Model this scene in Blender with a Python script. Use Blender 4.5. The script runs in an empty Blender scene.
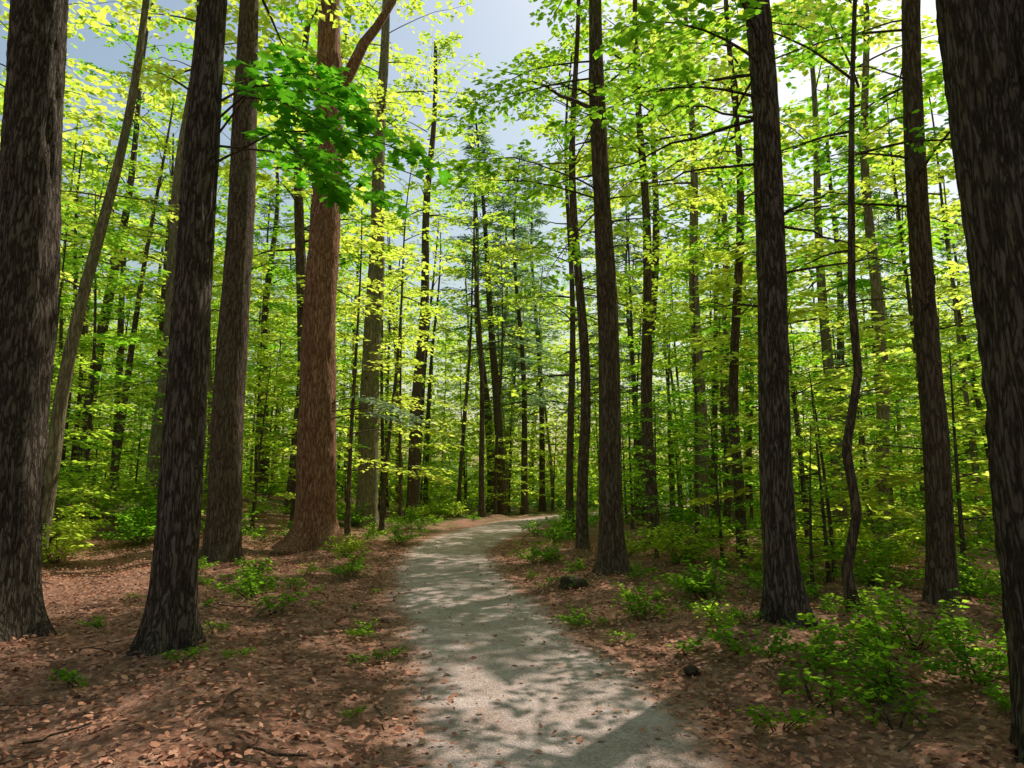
import bpy, math, numpy as np
from mathutils import Vector, noise
R = np.random.default_rng(7)
scene = bpy.context.scene
def sm(t):
    t = np.clip(t, 0, 1); return t*t*(3-2*t)

# ---------------------------------------------------------------- path layout (world metres)
PY = np.array([-30, -8, 0, 4.27, 5.57, 7.7, 10.4, 14.2, 18.8, 22.5, 28, 35, 44, 56, 75])
PL = np.array([1.5, .6, -.25, -.55, -.75, -1.12, -1.75, -2.4, -2.85, -2.9, -2.3, -1.0, 2.6, 8.5, 20])
PR = np.array([3.4, 2.5, 1.9, 1.35, 1.15, .72, .25, -.3, -.5, -.1, .8, 2.0, 5.6, 11.5, 24])
def pedges(y): return np.interp(y, PY, PL), np.interp(y, PY, PR)
def pdist(x, y):
    l, r = pedges(y); return np.maximum(np.maximum(l-x, x-r), 0)
def hgt(x, y):
    x = np.asarray(x, float); y = np.asarray(y, float)
    h = 1.3*sm((-x-5)/11)*sm((y-8)/14)
    h = h + 6*sm((y-50)/90) - .35*sm((x-4)/10)*sm((y-5)/10)
    d = pdist(x, y); w = sm(d/1.6)
    h = h + w*(.10 + .05*np.sin(x*1.3+.7*y) + .05*np.sin(y*1.1-x*.8+2) + .03*np.sin(3.1*x+1.7*y))
    return h

# ---------------------------------------------------------------- mesh builder
class MB:
    def __init__(s): s.v=[]; s.f=[]; s.n=0
    def add(s, v, f, m=0):
        v=np.asarray(v,float).reshape(-1,3); f=np.asarray(f,int)
        s.v.append(v); s.f.append((f+s.n, m)); s.n+=len(v)
    def mesh(s, name, mats, smooth=()):
        me=bpy.data.meshes.new(name); V=np.concatenate(s.v)
        me.vertices.add(len(V)); me.vertices.foreach_set('co', V.ravel())
        idx=np.concatenate([f.ravel() for f,_ in s.f])
        cnt=np.concatenate([np.full(len(f), f.shape[1]) for f,_ in s.f])
        mi=np.concatenate([np.full(len(f), m) for f,m in s.f])
        me.loops.add(len(idx)); me.loops.foreach_set('vertex_index', idx.astype(np.int32))
        me.polygons.add(len(cnt)); st=np.concatenate([[0],np.cumsum(cnt)[:-1]])
        me.polygons.foreach_set('loop_start', st.astype(np.int32))
        for m in mats: me.materials.append(m)
        me.polygons.foreach_set('material_index', mi.astype(np.int32))
        me.polygons.foreach_set('use_smooth', np.isin(mi, list(smooth)))
        me.update(calc_edges=True)
        return me
def norm(a): return a/np.maximum(np.linalg.norm(a,axis=-1,keepdims=True),1e-9)
def tube(mb, P, r, k=6, m=0):
    P=np.asarray(P,float); n=len(P); r=np.broadcast_to(r,(n,))
    T=norm(np.gradient(P,axis=0)); mean=norm((P[-1]-P[0])[None])[0]
    ref=np.array([0,0,1.]) if abs(mean[2])<.8 else np.array([1.,0,0])
    U=norm(np.cross(T,ref)); W=np.cross(T,U)
    a=np.arange(k)*2*math.pi/k
    V=P[:,None]+r[:,None,None]*(np.cos(a)[None,:,None]*U[:,None]+np.sin(a)[None,:,None]*W[:,None])
    i=np.arange(n-1)[:,None]*k; j=np.arange(k)[None]; j2=(j+1)%k
    F=np.stack([i+j,i+j2,i+k+j2,i+k+j],-1).reshape(-1,4)
    mb.add(V,F,m)
OVAL=np.array([[0,0],[.33,.5],[.72,.36],[1,0],[.72,-.36],[.33,-.5]])
QUAD=np.array([[0,0],[.42,.5],[1,0],[.42,-.5]])
MAPLE=np.array([[0,0],[.03,.4],[.26,.24],[.55,.56],[.6,.2],[.8,.22],[1,0],[.8,-.22],[.6,-.2],[.55,-.56],[.26,-.24],[.03,-.4]])
def leaves(mb, P, D, N, L, W, tpl=OVAL, m=1):
    D=norm(D); S=norm(np.cross(N,D)); k=len(tpl); n=len(P)
    L=np.broadcast_to(L,(n,)); W=np.broadcast_to(W,(n,))
    V=P[:,None]+D[:,None]*(tpl[None,:,0,None]*L[:,None,None])+S[:,None]*(tpl[None,:,1,None]*W[:,None,None])
    V[:,:,2]-= (tpl[None,:,0]**2)*.18*L[:,None]
    mb.add(V, np.arange(n*k).reshape(n,k), m)
def spray(mb, pts, r0, leafL, ntw, twl, sp, tpl=OVAL, mw=0, ml=1, asp=.62, twigs=False, t0=.2, nj=.35, k=5):
    pts=np.asarray(pts,float); n=len(pts)
    tube(mb, pts, np.linspace(r0, r0*.15, n), k, mw)
    t=t0+(1-t0)*(np.arange(ntw)+R.random(ntw))/ntw; t=np.clip(t,0,1)
    s=t*(n-1); i=np.minimum(s.astype(int),n-2); f=(s-i)[:,None]
    pos=pts[i]*(1-f)+pts[i+1]*f; T=norm(pts[i+1]-pts[i])
    side=np.cross(T,[0,0,1.]); side=norm(side)*np.where(np.arange(ntw)%2,1,-1)[:,None]
    mix=R.uniform(.3,1.0,ntw)[:,None]
    d=norm(side+T*mix+R.normal(0,.15,(ntw,3))*[1,1,.8]); d[:,2]*=.6
    ln=twl*(1.05-.6*t)*R.uniform(.6,1.2,ntw)
    cnt=max(3,int(twl/sp))
    u=(np.arange(cnt)+.5)/cnt
    P=pos[:,None]+d[:,None]*(u[None,:,None]*ln[:,None,None])
    P[...,2]-=.18*(u[None]*ln[:,None])**2
    if twigs:
        for q in range(ntw):
            tube(mb, np.stack([pos[q],P[q,cnt//2],P[q,-1]]), [r0*.22,r0*.15,r0*.08], 3, mw)
    alt=np.where((np.arange(cnt)%2),1,-1)[None,:,None]
    sd=norm(np.cross(d,[0,0,1.]))[:,None]
    D=d[:,None]+sd*alt*R.uniform(.3,1.2,(ntw,cnt,1))+R.normal(0,.2,(ntw,cnt,3))
    N=np.array([0,0,1.])+R.normal(0,nj,(ntw,cnt,3))
    P=P+R.normal(0,.03,P.shape)
    P=P.reshape(-1,3); D=D.reshape(-1,3); N=N.reshape(-1,3)
    L=leafL*R.uniform(.65,1.25,len(P))
    leaves(mb,P,D,N,L,L*asp,tpl,ml)
def arc(p0, az, L, el, droop, n=6, wob=.04):
    s=np.linspace(0,1,n); h=np.array([math.cos(az),math.sin(az),0])
    P=np.array(p0)+h*(s*L*math.cos(el))[:,None]
    P[:,2]+=s*L*math.sin(el)-droop*L*s**2
    P+=R.normal(0,wob*L*.3,P.shape)*(s[:,None])
    return P

# ---------------------------------------------------------------- materials
def mat(name):
    m=bpy.data.materials.new(name); m.use_nodes=True; nt=m.node_tree; nt.nodes.clear()
    return m, nt, nt.nodes, nt.links
def ramp(nodes, stops):
    r=nodes.new('ShaderNodeValToRGB'); e=r.color_ramp.elements
    while len(e)<len(stops): e.new(.5)
    for x,(p,c) in zip(e,stops): x.position=p; x.color=(*c,1)
    return r
def leafmat(name, dif, tra, tw=.5):
    m,nt,N,Lk=mat(name)
    g=N.new('ShaderNodeNewGeometry'); o=N.new('ShaderNodeObjectInfo')
    r1=ramp(N,[(0,dif[0]),(.5,dif[1]),(1,dif[2])]); r2=ramp(N,[(0,tra[0]),(.5,tra[1]),(1,tra[2])])
    ad=N.new('ShaderNodeMath'); ad.operation='MULTIPLY_ADD'; ad.inputs[1].default_value=.5
    m2=N.new('ShaderNodeMath'); m2.operation='MULTIPLY'; m2.inputs[1].default_value=.5
    Lk.new(g.outputs['Random Per Island'],ad.inputs[0]); Lk.new(o.outputs['Random'],m2.inputs[0]); Lk.new(m2.outputs[0],ad.inputs[2])
    Lk.new(ad.outputs[0],r1.inputs[0]); Lk.new(ad.outputs[0],r2.inputs[0])
    d=N.new('ShaderNodeBsdfDiffuse'); t=N.new('ShaderNodeBsdfTranslucent')
    Lk.new(r1.outputs[0],d.inputs[0]); Lk.new(r2.outputs[0],t.inputs[0])
    a=N.new('ShaderNodeMixShader'); a.inputs[0].default_value=tw
    Lk.new(d.outputs[0],a.inputs[1]); Lk.new(t.outputs[0],a.inputs[2])
    out=N.new('ShaderNodeOutputMaterial'); Lk.new(a.outputs[0],out.inputs[0]); return m
M_green=leafmat('maple_leaf_green',[(.05,.13,.012),(.08,.18,.016),(.15,.26,.025)],[(.20,.52,.02),(.38,.72,.035),(.68,.90,.07)],.6)
M_yel=leafmat('young_leaf_yellow_green',[(.09,.17,.015),(.17,.25,.025),(.28,.34,.05)],[(.44,.72,.04),(.74,.90,.08),(.95,.96,.18)],.62)
M_dark=leafmat('broad_leaf_green',[(.035,.11,.012),(.06,.15,.012),(.09,.20,.02)],[(.10,.42,.015),(.17,.56,.02),(.30,.68,.03)],.58)
M_pale=leafmat('pale_leaf',[(.2,.28,.16),(.32,.4,.26),(.45,.52,.38)],[(.4,.6,.3),(.6,.75,.45),(.8,.9,.65)],.5)
M_needle=leafmat('conifer_needle',[(.06,.11,.05),(.10,.16,.07),(.15,.22,.10)],[(.18,.32,.12),(.27,.44,.17),(.36,.54,.2)],.45)
M_litter=leafmat('dry_leaf',[(.19,.075,.045),(.43,.205,.13),(.68,.43,.31)],[(.12,.04,.02),(.2,.08,.04),(.3,.14,.07)],.08)

def barkmat(name, c0, c1, c2, moss=0.0, sc=9, dist=.035):
    m,nt,N,Lk=mat(name)
    tc=N.new('ShaderNodeTexCoord'); mp=N.new('ShaderNodeMapping'); mp.inputs['Scale'].default_value=(sc,sc,sc*.16)
    Lk.new(tc.outputs['Object'],mp.inputs[0])
    nw=N.new('ShaderNodeTexNoise'); nw.inputs['Scale'].default_value=1.7; nw.inputs['Detail'].default_value=5
    Lk.new(mp.outputs[0],nw.inputs[0])
    mx=N.new('ShaderNodeVectorMath'); mx.operation='MULTIPLY_ADD'; mx.inputs[1].default_value=(1.7,1.7,1.7)
    Lk.new(nw.outputs['Color'],mx.inputs[0]); Lk.new(mp.outputs[0],mx.inputs[2])
    v=N.new('ShaderNodeTexVoronoi'); v.feature='DISTANCE_TO_EDGE'; v.inputs['Scale'].default_value=1.9
    Lk.new(mx.outputs[0],v.inputs['Vector'])
    n2=N.new('ShaderNodeTexNoise'); n2.inputs['Scale'].default_value=3.5; n2.inputs['Detail'].default_value=10; n2.inputs['Roughness'].default_value=.8
    Lk.new(mp.outputs[0],n2.inputs[0])
    vr=N.new('ShaderNodeMapRange'); vr.inputs[1].default_value=0; vr.inputs[2].default_value=.2
    Lk.new(v.outputs['Distance'],vr.inputs[0])
    h=N.new('ShaderNodeMath'); h.operation='MULTIPLY_ADD'; h.inputs[1].default_value=.85
    Lk.new(n2.outputs['Fac'],h.inputs[0])
    hh=N.new('ShaderNodeMath'); hh.operation='MULTIPLY'; hh.inputs[1].default_value=.36; Lk.new(vr.outputs[0],hh.inputs[0]); Lk.new(hh.outputs[0],h.inputs[2])
    r=ramp(N,[(.3,c0),(.66,c1),(.98,c2)]); Lk.new(h.outputs[0],r.inputs[0])
    big=N.new('ShaderNodeTexNoise'); big.inputs['Scale'].default_value=1.4; big.inputs['Detail'].default_value=5; Lk.new(tc.outputs['Object'],big.inputs[0])
    br=N.new('ShaderNodeMapRange'); br.inputs[1].default_value=.48; br.inputs[2].default_value=.72; br.inputs[4].default_value=moss; Lk.new(big.outputs['Fac'],br.inputs[0])
    mc=N.new('ShaderNodeMix'); mc.data_type='RGBA'; Lk.new(br.outputs[0],mc.inputs['Factor']); Lk.new(r.outputs[0],mc.inputs[6]); mc.inputs[7].default_value=(.17,.17,.09,1)
    b=N.new('ShaderNodeBsdfPrincipled'); b.inputs['Roughness'].default_value=.9; b.inputs['Specular IOR Level'].default_value=.15
    Lk.new(mc.outputs[2],b.inputs['Base Color'])
    bp=N.new('ShaderNodeBump'); bp.inputs['Strength'].default_value=1; bp.inputs['Distance'].default_value=dist
    Lk.new(h.outputs[0],bp.inputs['Height']); Lk.new(bp.outputs[0],b.inputs['Normal'])
    out=N.new('ShaderNodeOutputMaterial'); Lk.new(b.outputs[0],out.inputs[0]); return m
B_dark=barkmat('bark_dark',(.025,.016,.011),(.12,.078,.052),(.28,.20,.145),.3,9,.05)
B_near=barkmat('bark_furrowed',(.014,.010,.007),(.115,.08,.058),(.36,.29,.23),.12,10,.08)
B_red=barkmat('bark_reddish',(.08,.03,.015),(.34,.155,.085),(.55,.34,.23),.12,8,.05)
B_grey=barkmat('bark_lichen',(.06,.045,.028),(.23,.18,.105),(.42,.36,.23),.6,7)

def mixc(N,Lk,f,a,b,fl=None):
    x=N.new('ShaderNodeMix'); x.data_type='RGBA'
    if isinstance(f,float): x.inputs['Factor'].default_value=f
    else: Lk.new(f,x.inputs['Factor'])
    for s,i in ((a,6),(b,7)):
        if isinstance(s,tuple): x.inputs[i].default_value=(*s,1)
        else: Lk.new(s,x.inputs[i])
    return x.outputs[2]
def groundmat():
    m,nt,N,Lk=mat('leaf_litter_soil')
    tc=N.new('ShaderNodeTexCoord')
    def noise_(s,d=6,r=.6):
        n=N.new('ShaderNodeTexNoise'); n.inputs['Scale'].default_value=s; n.inputs['Detail'].default_value=d; n.inputs['Roughness'].default_value=r; Lk.new(tc.outputs['Object'],n.inputs[0]); return n
    v=N.new('ShaderNodeTexVoronoi'); v.inputs['Scale'].default_value=19; Lk.new(tc.outputs['Object'],v.inputs['Vector'])
    sp=N.new('ShaderNodeSeparateColor'); Lk.new(v.outputs['Color'],sp.inputs[0])
    r=ramp(N,[(0,(.13,.05,.032)),(.4,(.30,.135,.086)),(.75,(.43,.22,.15)),(1,(.58,.36,.26))]); Lk.new(sp.outputs[0],r.inputs[0])
    fn=noise_(45); r2=ramp(N,[(.3,(.15,.065,.04)),(.7,(.47,.26,.18))]); Lk.new(fn.outputs[0],r2.inputs[0])
    a=mixc(N,Lk,.5,r.outputs[0],r2.outputs[0])
    gn=noise_(.35,5); gr=N.new('ShaderNodeMapRange'); gr.inputs[1].default_value=.45; gr.inputs[2].default_value=.6; gr.inputs[4].default_value=.8; Lk.new(gn.outputs[0],gr.inputs[0])
    geo=N.new('ShaderNodeSeparateXYZ'); Lk.new(tc.outputs['Object'],geo.inputs[0])
    yr=N.new('ShaderNodeMapRange'); yr.inputs[1].default_value=14; yr.inputs[2].default_value=36; yr.inputs[3].default_value=.08; Lk.new(geo.outputs[1],yr.inputs[0])
    mu=N.new('ShaderNodeMath'); mu.operation='MULTIPLY'; Lk.new(gr.outputs[0],mu.inputs[0]); Lk.new(yr.outputs[0],mu.inputs[1])
    y2=N.new('ShaderNodeMapRange'); y2.inputs[1].default_value=40; y2.inputs[2].default_value=58; Lk.new(geo.outputs[1],y2.inputs[0])
    mm=N.new('ShaderNodeMath'); mm.operation='MAXIMUM'; Lk.new(mu.outputs[0],mm.inputs[0]); Lk.new(y2.outputs[0],mm.inputs[1])
    b=mixc(N,Lk,mm.outputs[0],a,(.08,.14,.02))
    dk=noise_(1.1,5); dr=N.new('ShaderNodeMapRange'); dr.inputs[1].default_value=.35; dr.inputs[2].default_value=.65; dr.inputs[3].default_value=.6; Lk.new(dk.outputs[0],dr.inputs[0])
    hs=N.new('ShaderNodeHueSaturation'); Lk.new(b,hs.inputs['Color']); Lk.new(dr.outputs[0],hs.inputs['Value'])
    p=N.new('ShaderNodeBsdfPrincipled'); p.inputs['Roughness'].default_value=.95; p.inputs['Specular IOR Level'].default_value=.1
    Lk.new(hs.outputs[0],p.inputs['Base Color'])
    bp=N.new('ShaderNodeBump'); bp.inputs['Strength'].default_value=.9; bp.inputs['Distance'].default_value=.03
    s=N.new('ShaderNodeMath'); s.operation='ADD'; Lk.new(v.outputs['Distance'],s.inputs[0]); Lk.new(fn.outputs[0],s.inputs[1]); Lk.new(s.outputs[0],bp.inputs['Height']); Lk.new(bp.outputs[0],p.inputs['Normal'])
    o=N.new('ShaderNodeOutputMaterial'); Lk.new(p.outputs[0],o.inputs[0]); return m
def pathmat():
    m,nt,N,Lk=mat('gravel_path')
    tc=N.new('ShaderNodeTexCoord')
    def noise_(s,d=6,r=.6):
        n=N.new('ShaderNodeTexNoise'); n.inputs['Scale'].default_value=s; n.inputs['Detail'].default_value=d; n.inputs['Roughness'].default_value=r; Lk.new(tc.outputs['Object'],n.inputs[0]); return n
    v=N.new('ShaderNodeTexVoronoi'); v.inputs['Scale'].default_value=70; Lk.new(tc.outputs['Object'],v.inputs['Vector'])
    sp=N.new('ShaderNodeSeparateColor'); Lk.new(v.outputs['Color'],sp.inputs[0])
    r=ramp(N,[(0,(.20,.14,.12)),(.5,(.41,.315,.285)),(1,(.66,.55,.52))]); Lk.new(sp.outputs[0],r.inputs[0])
    n1=noise_(1.7,9,.7); r1=ramp(N,[(.32,(.26,.165,.13)),(.5,(.42,.32,.285)),(.68,(.56,.45,.415))]); Lk.new(n1.outputs[0],r1.inputs[0])
    a=mixc(N,Lk,.62,r.outputs[0],r1.outputs[0])
    at=N.new('ShaderNodeAttribute'); at.attribute_name='edge'
    n2=noise_(4,8,.75); ad=N.new('ShaderNodeMath'); ad.operation='MULTIPLY_ADD'; ad.inputs[1].default_value=1.6; Lk.new(n2.outputs[0],ad.inputs[0]); Lk.new(at.outputs['Fac'],ad.inputs[2])
    er=N.new('ShaderNodeMapRange'); er.inputs[1].default_value=1.02; er.inputs[2].default_value=1.5; Lk.new(ad.outputs[0],er.inputs[0])
    lit=noise_(40); lr=ramp(N,[(.3,(.15,.065,.04)),(.7,(.42,.24,.17))]); Lk.new(lit.outputs[0],lr.inputs[0])
    b=mixc(N,Lk,er.outputs[0],a,lr.outputs[0])
    p=N.new('ShaderNodeBsdfPrincipled'); p.inputs['Roughness'].default_value=.95; p.inputs['Specular IOR Level'].default_value=.1
    Lk.new(b,p.inputs['Base Color'])
    bp=N.new('ShaderNodeBump'); bp.inputs['Strength'].default_value=.8; bp.inputs['Distance'].default_value=.012
    Lk.new(v.outputs['Distance'],bp.inputs['Height'])
    bp2=N.new('ShaderNodeBump'); bp2.inputs['Strength'].default_value=.6; bp2.inputs['Distance'].default_value=.06; Lk.new(n1.outputs[0],bp2.inputs['Height']); Lk.new(bp.outputs[0],bp2.inputs['Normal'])
    Lk.new(bp2.outputs[0],p.inputs['Normal'])
    o=N.new('ShaderNodeOutputMaterial'); Lk.new(p.outputs[0],o.inputs[0]); return m

def obj(name, data, loc=(0,0,0), rot=0, sc=1, parent=None):
    o=bpy.data.objects.new(name,data); scene.collection.objects.link(o)
    o.location=loc; o.rotation_euler=(0,0,rot); o.scale=(sc,sc,sc) if np.isscalar(sc) else sc
    if parent: o.parent=parent
    return o

# ---------------------------------------------------------------- ground + path
def grid(nx,ny):
    i=np.arange(ny-1)[:,None]*nx; j=np.arange(nx-1)[None]
    return np.stack([i+j,i+j+1,i+nx+j+1,i+nx+j],-1).reshape(-1,4)
u=np.linspace(-1,1,361); gx=np.sign(u)*(np.abs(u)*14+ (np.abs(u)**5)*286)
w=np.linspace(0,1,521); gy=-25+ w*75 + (w**6)*270
X,Y=np.meshgrid(gx,gy); Z=hgt(X,Y)
rough=np.array([noise.noise(Vector((a*2.1,b*2.1,0))) for a,b in zip(X.ravel(),Y.ravel())]).reshape(X.shape)
Z=Z+rough*.06*sm(pdist(X,Y)/1.2)-.02
mb=MB(); mb.add(np.stack([X,Y,Z],-1),grid(len(gx),len(gy))); obj('ground',mb.mesh('ground',[groundmat()],(0,)))
ys=np.concatenate([np.arange(-20,30,.1),np.arange(30,74,.4)]); c=np.linspace(-1,1,25)
l,r=pedges(ys); k5=np.ones(15)/15
l=np.convolve(np.pad(l,7,'edge'),k5,'valid'); r=np.convolve(np.pad(r,7,'edge'),k5,'valid')
nz_=lambda o,s,a:np.array([noise.noise(Vector((o,y*s,o*.7)))*a for y in ys])
l=l-.25+nz_(1,.9,.2)+nz_(2,4,.1); r=r+.25+nz_(5,.9,.2)+nz_(9,4,.1)
PX=(l+r)[:,None]/2+(r-l)[:,None]/2*c[None]; PYY=np.broadcast_to(ys[:,None],PX.shape)
PZ=hgt(PX,PYY)+.012-.02*(np.abs(c)[None]**8)
mb=MB(); mb.add(np.stack([PX,PYY,PZ],-1),grid(len(c),len(ys))); pm=mb.mesh('footpath',[pathmat()],(0,))
at=pm.attributes.new('edge','FLOAT','POINT'); at.data.foreach_set('value',np.broadcast_to(np.clip((np.abs(c)-.5)/.5,0,1)[None],PX.shape).astype(np.float32).ravel())
obj('footpath',pm)

n=110000
lx=R.uniform(-11,11,n); ly=2+R.random(n)**1.4*20
d=pdist(lx,ly); lc,rc=pedges(ly); inn=np.minimum(lx-lc,rc-lx)
keep=(d>0)&(R.random(n)<.9)|((d<=0)&(R.random(n)<.05+.6*np.exp(-np.maximum(inn,0)/.15)))
lx,ly=lx[keep],ly[keep]; n=len(lx)
P=np.stack([lx,ly,hgt(lx,ly)+R.uniform(.002,.035,n)],-1)
P[:,2]+=.012*(pdist(lx,ly)<=0)
az=R.uniform(0,6.28,n); D=np.stack([np.cos(az),np.sin(az),R.normal(0,.25,n)],-1); Nn=np.array([0,0,1.])+R.normal(0,.4,(n,3))
L=R.uniform(.025,.07,n); mb=MB(); leaves(mb,P,D,Nn,L,L*R.uniform(.4,.8,n),OVAL,0)
obj('leaf_litter',mb.mesh('leaf_litter',[M_litter]))
mb=MB()
for _ in range(260):
    x=R.uniform(-9,9); y=R.uniform(3,20)
    if pdist(x,y)<.1: continue
    a=R.uniform(0,6.28); L=R.uniform(.15,.6); s=np.linspace(-.5,.5,5)
    p=np.stack([x+s*L*math.cos(a)+R.normal(0,.02,5),y+s*L*math.sin(a)+R.normal(0,.02,5),np.zeros(5)],-1); p[:,2]=hgt(p[:,0],p[:,1])+.03+R.uniform(0,.02)
    tube(mb,p,R.uniform(.003,.008),4,0)
obj('fallen_twigs',mb.mesh('fallen_twigs',[B_dark],(0,)))

# ---------------------------------------------------------------- crowns
def crown(mb, z0, z1, Rad, nb, lf, ntw, twl, sp, prof='round', tpl=QUAD, twigs=False, asp=.75, el0=.1, el1=.8, nj=.4, r0=.05, ctr=None):
    for b in range(nb):
        t=(b+R.random())/nb; z=z0+(z1-z0)*t
        if prof=='round': Lb=Rad*math.sqrt(max(.05,1-(1.5*t-.6)**2))*R.uniform(.5,1.2)
        else: Lb=Rad*(1.05-t)*R.uniform(.6,1.15)
        az=b*2.4+R.normal(0,.5); c=ctr(z) if ctr else (0,0,z)
        p=arc(c,az,Lb,el0+(el1-el0)*t,.25 if prof=='round' else .12,6)
        spray(mb,p,max(.012,r0*(1.1-t)),lf,ntw,twl,sp,tpl,0,1,asp,twigs,.25,nj,4)
def treemesh(name, H, r, cb, Rad, nb, lf, ntw, twl, sp, bark, leaf, prof='round', ln=None, **k):
    mb=MB(); n=24; z=np.linspace(0,H,n); ph=R.uniform(0,6.28,2)
    ln=R.normal(0,.03*H,2) if ln is None else ln
    cx=lambda z:(ln[0]*(z/H)**1.2+.014*H*np.sin(z*.35+ph[0])*(z/H), ln[1]*(z/H)**1.2+.012*H*np.sin(z*.3+ph[1])*(z/H))
    P=np.stack([cx(z)[0],cx(z)[1],z],-1); P[0,2]=-.3
    tube(mb,P,r*(1-.8*(z/H)**1.1)+r*.6*np.exp(-z/.3),9,0)
    for _ in range(int(cb*.6)):
        zz=R.uniform(cb*.25,cb); a=arc((*cx(zz),zz),R.uniform(0,6.28),R.uniform(.5,2.2),R.uniform(-.1,.5),.25,5)
        tube(mb,a,np.linspace(max(.012,r*.12),.004,5),4,0)
    crown(mb,cb,H,Rad,nb,lf,ntw,twl,sp,prof,ctr=lambda z:(*cx(z),z),**k)
    return mb.mesh(name,[bark,leaf],(0,))
TALL=[treemesh('maple_tree_a',23,.24,8,4.2,26,.29,12,1.6,.22,B_dark,M_yel),
      treemesh('maple_tree_b',21,.16,6,3.6,24,.28,12,1.5,.22,B_dark,M_yel),
      treemesh('maple_tree_c',25,.30,11,4.4,26,.29,12,1.6,.22,B_dark,M_green),
      treemesh('maple_tree_d',18,.11,4,3.4,24,.26,11,1.4,.21,B_grey,M_yel),
      treemesh('maple_tree_e',22,.19,8,3.6,24,.28,12,1.5,.21,B_grey,M_green)]
PINE=[treemesh('pine_tree_a',26,.28,10,3.2,56,.42,13,1.0,.15,B_dark,M_needle,'cone',asp=.18,el0=-.05,el1=.5,nj=.9),
      treemesh('pine_tree_b',22,.20,6,3.0,56,.40,13,.9,.14,B_dark,M_needle,'cone',asp=.18,el0=-.1,el1=.4,nj=.9)]
SAP=[]
for q,(H,cb,Rad,nb,m) in enumerate([(8,1.4,3.0,20,M_green),(6,.8,2.4,18,M_yel),(10,1.6,3.4,24,M_yel),(5,.6,2.2,18,M_green),(11,2.4,3.6,22,M_green)]):
    SAP.append(treemesh('maple_sapling_%d'%q,H,.035+.004*H,cb,Rad,nb,.185 if q!=3 else .12,12,1.15,.13,B_dark,m,el0=.15,el1=.6,nj=.25,r0=.02,tpl=OVAL if q in(1,3) else QUAD))
def shrubmesh(name,H,nst,lf,m):
    mb=MB()
    for s in range(nst):
        p=arc((R.normal(0,.06),R.normal(0,.06),-.02),R.uniform(0,6.28),H*R.uniform(.7,1.2),R.uniform(.6,1.35),.3,6)
        spray(mb,p,.008,lf,9,H*.35,lf*.6,OVAL,0,1,.6,True,.15,.45,3)
    return mb.mesh(name,[B_dark,m],(0,))
SHR=[shrubmesh('shrub_a',.7,9,.07,M_green),shrubmesh('shrub_b',1.1,13,.08,M_green),shrubmesh('shrub_c',.4,6,.06,M_green),shrubmesh('shrub_d',1.4,18,.1,M_yel)]

# ---------------------------------------------------------------- hero trees
def hero(name, x, y, r, H, lean, bark, segs=32, amp=.02, fine=8, flare=.9, wob=.05, crown_mesh=None, cz=9, crs=1., sway=None, limbs=(), taper=.72, leafy=(), lm=None, lf=.14):
    z0=float(hgt(x,y)); e=obj(name,None,(x,y,z0)); e.empty_display_size=.3
    z=np.concatenate([np.linspace(-.25,1.5,36 if segs>40 else 22),np.arange(1.5,fine,.05 if segs>40 else .15)[1:],np.linspace(fine,H,18)])
    ph=R.uniform(0,6.28,2); kk=int(R.integers(4,7)); a0=R.uniform(0,6.28)
    def ctr(zz):
        zz=np.asarray(zz,float); zc=np.maximum(zz,0)
        cx=lean[0]*zc/8+wob*np.sin(zc*.55+ph[0])*np.minimum(zc/3,1); cy=lean[1]*zc/8+wob*np.sin(zc*.5+ph[1])*np.minimum(zc/3,1)
        if sway is not None: cx=cx+np.interp(zc,sway[0],sway[1])
        return cx,cy
    a=np.arange(segs)*2*math.pi/segs
    cx,cy=ctr(z); rr=r*(1-taper*(np.clip(z,0,H)/H)**1.0)
    V=np.zeros((len(z),segs,3))
    for iz,zz in enumerate(z):
        fl=flare*math.exp(-max(zz+.05,0)/.28)
        for ia,aa in enumerate(a):
            ca,sa=math.cos(aa),math.sin(aa)
            g=1+fl*(.55+.45*math.cos(kk*aa+a0+.6*math.sin(2*aa)))
            nn=noise.noise(Vector((ca*1.3+x,sa*1.3,zz*.5)))*.12
            dd=0
            if zz<fine and amp>0:
                q=noise.noise(Vector((ca*r*16+7,sa*r*16,zz*1.6+x)))
                dd=amp*(1-3.0*abs(q))
            R_=rr[iz]*(g+nn)+dd
            V[iz,ia]=(cx[iz]+ca*R_,cy[iz]+sa*R_,zz)
    nz=len(z); i=np.arange(nz-1)[:,None]*segs; j=np.arange(segs)[None]; j2=(j+1)%segs
    mb=MB(); mb.add(V,np.stack([i+j,i+j2,i+segs+j2,i+segs+j],-1).reshape(-1,4),0)
    obj('trunk',mb.mesh('trunk',[bark],(0,)),parent=e)
    mb=MB(); c=ctr(H-1.5); tube(mb,[(c[0],c[1],H-1.5),(c[0]+.1,c[1],H-1)],[.05,.02],5)
    for (zz,az,L,el,dr,rb) in limbs:
        c=ctr(zz); tube(mb,arc((c[0],c[1],zz),az,L,el,dr,9,.09),np.linspace(rb,rb*.2,9),7,0)
    for (zz,az,L,el,dr) in leafy:
        c=ctr(zz); spray(mb,arc((c[0],c[1],zz),az,L,el,dr,7),.022,lf,int(7*L),.55+.18*L,lf*.75,OVAL,0,1,.68,True,.25,.3,5)
    obj('limbs',mb.mesh('limbs',[bark,lm or M_green],(0,)),parent=e)
    if crown_mesh:
        c=ctr(cz); obj('crown',crown_mesh,(float(c[0]),float(c[1]),cz),R.uniform(0,6.28),crs,e)
    return e
def crownmesh(name,H,Rad,nb,lf,ntw,twl,sp,leaf,**k):
    mb=MB(); crown(mb,0,H,Rad,nb,lf,ntw,twl,sp,**k); return mb.mesh(name,[B_dark,leaf],(0,))
CR=[crownmesh('crown_a',10,4.3,19,.26,12,1.4,.18,M_green),crownmesh('crown_b',11,4.2,20,.26,12,1.4,.19,M_yel)]
pi=math.pi
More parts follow.
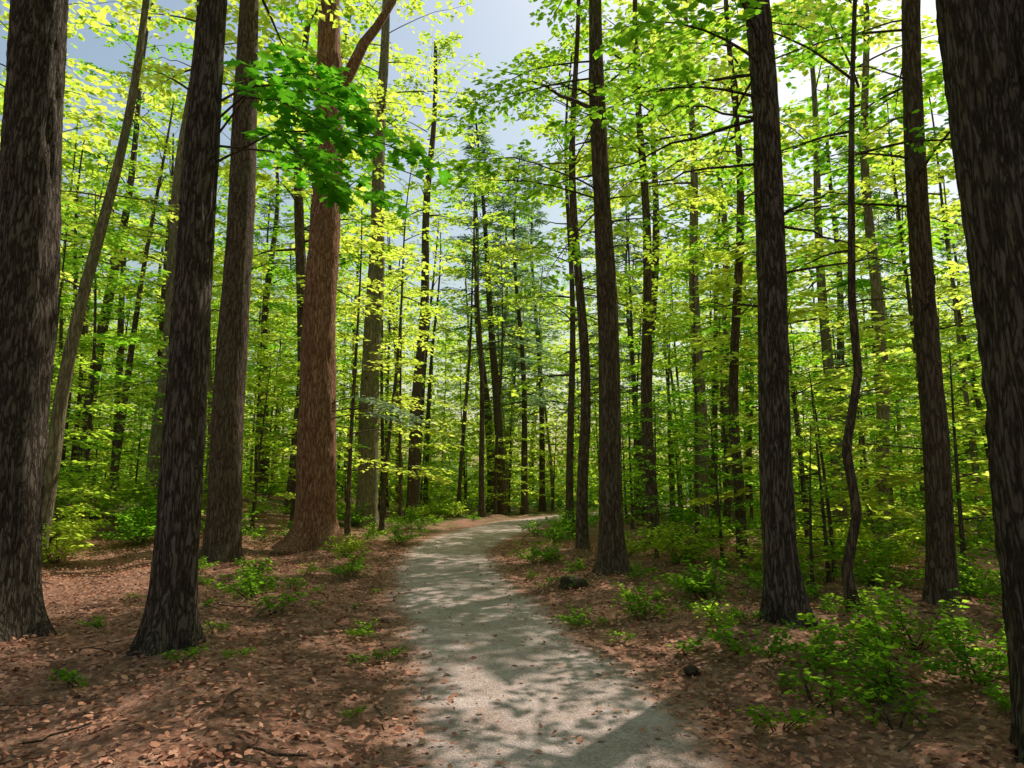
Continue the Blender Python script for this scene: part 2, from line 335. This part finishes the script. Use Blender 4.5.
def rl(n,z0,z1,L=(1,2.5),rb=.02):
    return [(R.uniform(z0,z1),R.uniform(0,2*pi),R.uniform(*L),R.uniform(-.1,.45),R.uniform(.1,.4),rb*R.uniform(.6,1.3)) for _ in range(n)]
def lv(n,z0,z1,L=(1.5,3),az=(0,6.28)):
    return [(R.uniform(z0,z1),R.uniform(*az),R.uniform(*L),R.uniform(.0,.35),R.uniform(.15,.35)) for _ in range(n)]
hero('pine_tree',-5.42,7.5,.36,22,(-.35,0),B_near,72,.02,8,.6,.03,CR[0],10)
t2=hero('maple_tree',-3.27,6.82,.195,20,(-.04,0),B_near,64,.013,8,.9,.03,CR[0],9.5)
hero('maple_tree',-6.2,15,.37,24,(-.1,0),B_dark,40,.015,11,.5,.04,CR[1],13,limbs=rl(6,5,12))
t4=hero('pine_tree',-5.15,18.2,.52,27,(-.1,0),B_red,56,.025,14,1.5,.05,CR[0],16,limbs=[(12.2,.1,6,1.15,-.1,.22)]+rl(6,6,14))
hero('pine_tree',-6.1,29,.46,28,(.05,0),B_grey,32,.02,12,.7,.06,CR[1],17,limbs=rl(10,6,18,(1.5,3.5)))
hero('maple_tree',-5.2,36,.34,27,(.25,0),B_dark,20,0,8,.5,.08,CR[1],16,limbs=rl(8,8,20,(1.5,3.5)))
hero('maple_tree',-11.4,22,.29,24,(.1,0),B_grey,24,0,8,.4,.08,CR[1],14,limbs=rl(8,5,16,(1.5,3)),leafy=lv(6,4,11,(2,4)),lm=M_yel,lf=.2)
hero('beech_tree',-9.5,14,.15,16,(.75,0),B_grey,24,0,8,.3,.1,None,9.5,.7,limbs=rl(6,4,10),leafy=lv(3,4,9,(1.5,3)),lm=M_yel)
hero('maple_tree',1.83,12.8,.225,20,(-.05,0),B_dark,40,.01,10,1.0,.05,CR[0],12,.75,limbs=rl(8,4,10)+[(9,2.6,3,.7,.1,.05)],leafy=lv(11,6.4,10.5,(2,3.6)))
hero('maple_tree',1.72,17,.15,17,(0,0),B_dark,24,0,8,.5,.12,CR[0],11,.5,limbs=rl(8,4,12),leafy=lv(6,6,11,(2,3.5)),lm=M_yel)
hero('maple_tree',3.85,19,.18,19,(0,0),B_dark,24,0,8,.5,.08,CR[1],11,.8,limbs=rl(8,4,12),leafy=lv(6,4.5,12,(2,3.5)),lm=M_yel,lf=.17)
hero('maple_tree',2.97,7.7,.175,20,(.05,0),B_near,56,.01,9,1.1,.06,CR[0],11,taper=.5,
     limbs=[(5.3,2.9,1.9,.05,.15,.02),(4.5,.4,1.8,.2,.3,.02),(5.9,2.7,2.3,-.05,.1,.025),(3.9,.1,2.2,.35,.3,.018)]+rl(5,3.5,8,(1,2.5),.016),leafy=lv(6,5.6,8.5,(1.5,2.8),(1.2,4.4)),lf=.12)
hero('maple_tree',6.85,25,.25,22,(.1,0),B_grey,24,0,8,.5,.1,CR[1],12,limbs=rl(8,5,14))
hero('maple_tree',5.25,16,.13,18,(.25,0),B_dark,20,0,8,.4,.12,CR[1],10,.8,limbs=rl(8,3,10),leafy=lv(7,3.5,9,(1.5,3.2)),lm=M_yel)
hero('beech_tree',4.27,8.84,.065,11,(.85,0),B_dark,20,0,8,.8,.03,None,8,.4,sway=([0,.5,1.2,2,3,4,6,12],[0,-.12,-.02,-.2,-.08,-.18,-.2,-.2]),limbs=rl(7,2,8,(.5,1.6),.01),leafy=lv(4,4.5,8),lf=.11)
hero('maple_tree',5.5,9.05,.16,19,(.35,0),B_dark,40,.008,9,.5,.06,CR[0],11,limbs=rl(9,3,9,(1,2.6),.016),leafy=lv(7,4.5,9,(1.5,3)),lf=.12)
hero('maple_tree',10.7,20,.2,21,(.3,0),B_grey,24,0,8,.4,.1,CR[1],12,limbs=rl(8,4,13))
hero('oak_tree',3.42,4.2,.37,20,(-.2,0),B_near,84,.025,7,.35,.02,CR[0],11.5)
mb=MB()
for p in [[(.1,0,4.9),(.8,-.2,5.15),(1.5,-.3,5.1),(2.0,-.3,4.95),(2.4,-.3,4.75)],
          [(.1,0,5.6),(.5,.1,5.95),(1.0,.1,6.0),(1.5,0,5.8)],
          [(.8,-.2,5.15),(1.0,-.6,4.9),(1.25,-.8,4.6),(1.5,-.9,4.35),(1.65,-.9,4.15)],
          [(.1,0,5.4),(.6,-.3,5.6),(1.1,-.5,5.5),(1.5,-.6,5.3),(1.8,-.6,5.05)],
          [(.1,0,5.2),(.6,-.5,5.35),(1.0,-.7,5.2),(1.3,-.8,5.0),(1.6,-.8,4.8)],
          [(.1,0,5.1),(.5,.5,5.3),(.9,.8,5.25),(1.3,1.0,5.1),(1.9,1.1,4.9)]]:
    spray(mb,p,.014,.15,19,.62,.105,MAPLE,0,1,.95,True,.2,.4,6)
obj('broadleaf_branch',mb.mesh('broadleaf_branch',[B_dark,M_dark],(0,)),parent=t2)
mb=MB()
for zz,az,L in [(3.3,-.3,2.3),(3.7,-.6,2.2),(3.5,.1,2.5)]:
    spray(mb,arc((.35,-.2,zz),az,L,.25,.35,7),.02,.13,16,.8,.1,OVAL,0,1,.6,True,.45,.4,5)
obj('pale_branch',mb.mesh('pale_branch',[B_dark,M_pale],(0,)),parent=t4)

# ---------------------------------------------------------------- forest fill
pts=[(-5.4,7.5),(-3.3,6.8),(-6.3,15),(-5.15,18.2),(-6.1,29),(-5.2,36),(-11.4,22),(-9.5,14),(1.83,12.8),(1.7,17),(3.85,19),(2.97,7.7),(6.85,25),(5.25,16),(4.3,8.8),(5.5,9),(10.7,20),(3.4,4.2)]
far=obj('distant_trees',None); cnt=0
for tries in range(6000):
    x=R.uniform(-50,60); y=R.uniform(-6,80)
    infr=abs(x)<.82*y+1.0
    if infr and y<23: continue
    if not infr and (abs(x)>.82*y+10 or x<-12): continue
    if abs(x)<5 and abs(y)<6: continue
    if pdist(x,y)<1.6: continue
    if abs(x+.12*y)<3.2 and 20<y<64: continue
    md=4.4 if y<52 else 5.2
    if any((x-a)**2+(y-b)**2<md*md for a,b in pts): continue
    if R.random()<.35*(.5+.5*math.sin(x*.21+y*.13)): continue
    pts.append((x,y)); z=float(hgt(x,y))
    pin=R.random()<(.13 if y>25 else .0)
    me=PINE[R.integers(2)] if pin else TALL[R.integers(5)]
    s=R.uniform(.75,1.15); ww=s*R.uniform(.8,1.25)
    nm='distant_tree' if y>=45 else ('pine_tree' if pin else 'maple_tree')
    obj(nm,me,(x,y,z),R.uniform(0,6.28),(ww,ww,s),far if y>=45 else None); cnt+=1
for x,y,s in [(.8,44,1.1),(-1.0,56,1.2),(2.2,50,1.2)]:
    obj('pine_tree',PINE[1],(x,y,float(hgt(x,y))),R.uniform(0,6),s)
THIN=[]
for q in range(3):
    THIN.append(treemesh('slender_tree_%d'%q,19,.11+.03*q,11,2.4,12,.26,8,1.2,.2,B_dark,M_yel))
k=0
while k<46:
    x=R.uniform(-24,26); y=R.uniform(24,56)
    if abs(x)>.8*y or pdist(x,y)<1.2 or any((x-a)**2+(y-b)**2<1.5 for a,b in pts): continue
    obj('slender_tree',THIN[k%3],(x,y,float(hgt(x,y))),R.uniform(0,6.28),R.uniform(.8,1.15)); k+=1
def belt(name,ncl,y0,y1,zm,mt,th,gap=0):
    mb=MB()
    for q in range(ncl):
        y=R.uniform(y0,y1); x=R.uniform(-1,1)*(.85*y+6); z=R.random()**1.3*zm; zz=float(hgt(x,y))+z+.2
        if gap and abs(x+.02*y)<gap: continue
        if pdist(x,y)<1.5 and z<3: continue
        if noise.noise(Vector((x*.13,y*.13,z*.22)))<th: continue
        a=R.uniform(1.2,2.8); m=44
        P=np.array([x,y,zz])+R.normal(0,1,(m,3))*[a,a,.38]
        az=R.uniform(0,6.28,m); D=np.stack([np.cos(az),np.sin(az),R.normal(-.1,.3,m)],-1)
        L=R.uniform(.3,.55,m)*(.75 if y<56 else 1.0); leaves(mb,P,D,np.array([0,0,1.])+R.normal(0,.55,(m,3)),L,L*.7,QUAD,0)
    obj(name,mb.mesh(name,[mt]))
belt('distant_foliage',3200,60,92,19,M_yel,-.3)
belt('distant_foliage',1200,44,62,9,M_yel,-.03,1.5)
sp=[]
t=0
while len(sp)<115 and t<8000:
    t+=1; x=R.uniform(-34,34); y=R.uniform(13,50)
    if abs(x)>.85*y+2 or pdist(x,y)<1.8: continue
    if y<20 and abs(x+2)<6: continue
    if x<0 and x>-9 and y<20.5: continue
    if any((x-a)**2+(y-b)**2<6 for a,b in sp): continue
    sp.append((x,y)); s=R.uniform(.7,1.2); obj('maple_sapling',SAP[R.integers(5)],(x,y,float(hgt(x,y))),R.uniform(0,6.28),s)
for x,y,q,s in [(5.4,12,1,.6),(7.4,11.5,3,.8),(4.2,14,3,.6),(7.0,8.2,3,.5),(8.5,14,1,.8),(-9.5,11.5,3,.5),(6.2,13.5,3,.8),(3.2,15.5,3,.7),(-8.2,22,1,.9),(-7.4,24,2,.8),(-10.5,15.5,1,.7),(4.6,10.8,3,.5)]:
    obj('maple_sapling',SAP[q],(x,y,float(hgt(x,y))),R.uniform(0,6.28),s)
for x,y,q,s in [(-11.5,19,3,1.4),(-9.8,18,1,1.4),(-12.5,16.5,3,1.2),(-8.8,16.5,1,1.1),(-13.5,20,3,1.5),(-10.5,21,3,1.5),(-7.6,19,1,1.),(-10.2,15.5,3,1.),
                (-3.5,9.6,0,.9),(-3.0,13,0,1),(-2.9,8.4,2,1.1),(-4.4,12.5,2,1.2),(-3.3,20.5,1,.9),(-4.6,22,0,1.2),(-2.95,6.3,2,.6),(-3.8,26,1,1.),(-3.9,16.3,3,.6),(-4.0,11,0,.9),
                (1.55,8.4,0,.9),(1.6,6.8,2,.7),(1.75,4.9,2,.8),(2.5,6.0,0,.8),(2.9,5.4,0,.9),(3.3,6.3,0,1.0),(2.2,5.2,2,.9),(3.9,7.0,1,.8),(2.6,4.8,2,1.),(2.1,6.6,2,1.),(3.6,5.6,1,.6),
                (3.7,9.8,1,.8),(5.6,11,1,1.),(6.6,10,1,.9),(4.8,12.5,3,.8),(2.9,10.5,0,1.),(1.0,15.5,0,1.),(1.2,20,1,1.),(.9,24,0,1.2),(4.6,6.2,0,1.1),(1.9,23,1,1.1),(5.8,7.8,1,.8)]:
    obj('shrub',SHR[q],(x,y,float(hgt(x,y))),R.uniform(0,6.28),s)
und=obj('undergrowth',None); k=0
while k<300:
    x=R.uniform(-30,30); y=R.uniform(9,46)
    if abs(x)>.85*y+2 or pdist(x,y)<.4: continue
    if y<18 and x<0 and x>-8: continue
    obj('undergrowth_plant',SHR[R.integers(4)],(x,y,float(hgt(x,y))),R.uniform(0,6.28),R.uniform(.5,1.2),und); k+=1
for _ in range(170):
    x=R.uniform(-6,7); y=R.uniform(4.3,14)
    if pdist(x,y)<.15: continue
    if x<0 and R.random()<.45: continue
    obj('undergrowth_plant',SHR[2 if R.random()<.6 else 0],(x,y,float(hgt(x,y))),R.uniform(0,6.28),R.uniform(.25,.65),und)
def rock(x,y,s):
    import bmesh
    bm_=bmesh.new(); bmesh.ops.create_icosphere(bm_,subdivisions=4,radius=1)
    o=Vector((x,y,0))
    for v in bm_.verts:
        f=1+.35*noise.noise(v.co*1.3+o)+.12*noise.noise(v.co*4+o); v.co=v.co*f; v.co.z*=.55
    me=bpy.data.meshes.new('rock'); bm_.to_mesh(me); bm_.free(); me.materials.append(B_dark)
    for p in me.polygons: p.use_smooth=True
    obj('rock',me,(x,y,float(hgt(x,y))+s*.2),R.uniform(0,6),s)
rock(.98,11.2,.22); rock(3.9,7.3,.1); rock(1.55,6.2,.07)

# ---------------------------------------------------------------- light, sky, camera
AZ=math.radians(38); EL=math.radians(55)
w=bpy.data.worlds.new('World'); scene.world=w; w.use_nodes=True; nt=w.node_tree
bg=nt.nodes['Background']; sky=nt.nodes.new('ShaderNodeTexSky'); sky.sky_type='NISHITA'; sky.sun_disc=False
sky.sun_elevation=EL; sky.sun_rotation=AZ; sky.air_density=2.0; sky.dust_density=2.5; sky.ozone_density=.6
nt.links.new(sky.outputs[0],bg.inputs[0]); bg.inputs[1].default_value=.12
sl=bpy.data.lights.new('sun','SUN'); sl.energy=5; sl.angle=math.radians(.5); sl.color=(1,.93,.82)
so=obj('sun',sl,(20,30,40)); dv=Vector((math.sin(AZ)*math.cos(EL),math.cos(AZ)*math.cos(EL),math.sin(EL)))
so.rotation_euler=dv.to_track_quat('Z','Y').to_euler()
cam=bpy.data.cameras.new('camera'); cam.lens=24; cam.sensor_width=36; cam.clip_end=1000; cam.clip_start=.05
co=obj('camera',cam,(0,0,1.6)); co.rotation_euler=(math.radians(98.8),0,0); scene.camera=co
scene.view_settings.view_transform='Standard'; scene.view_settings.look='None'; scene.view_settings.exposure=0
print('trees',cnt,'saplings',len(sp))
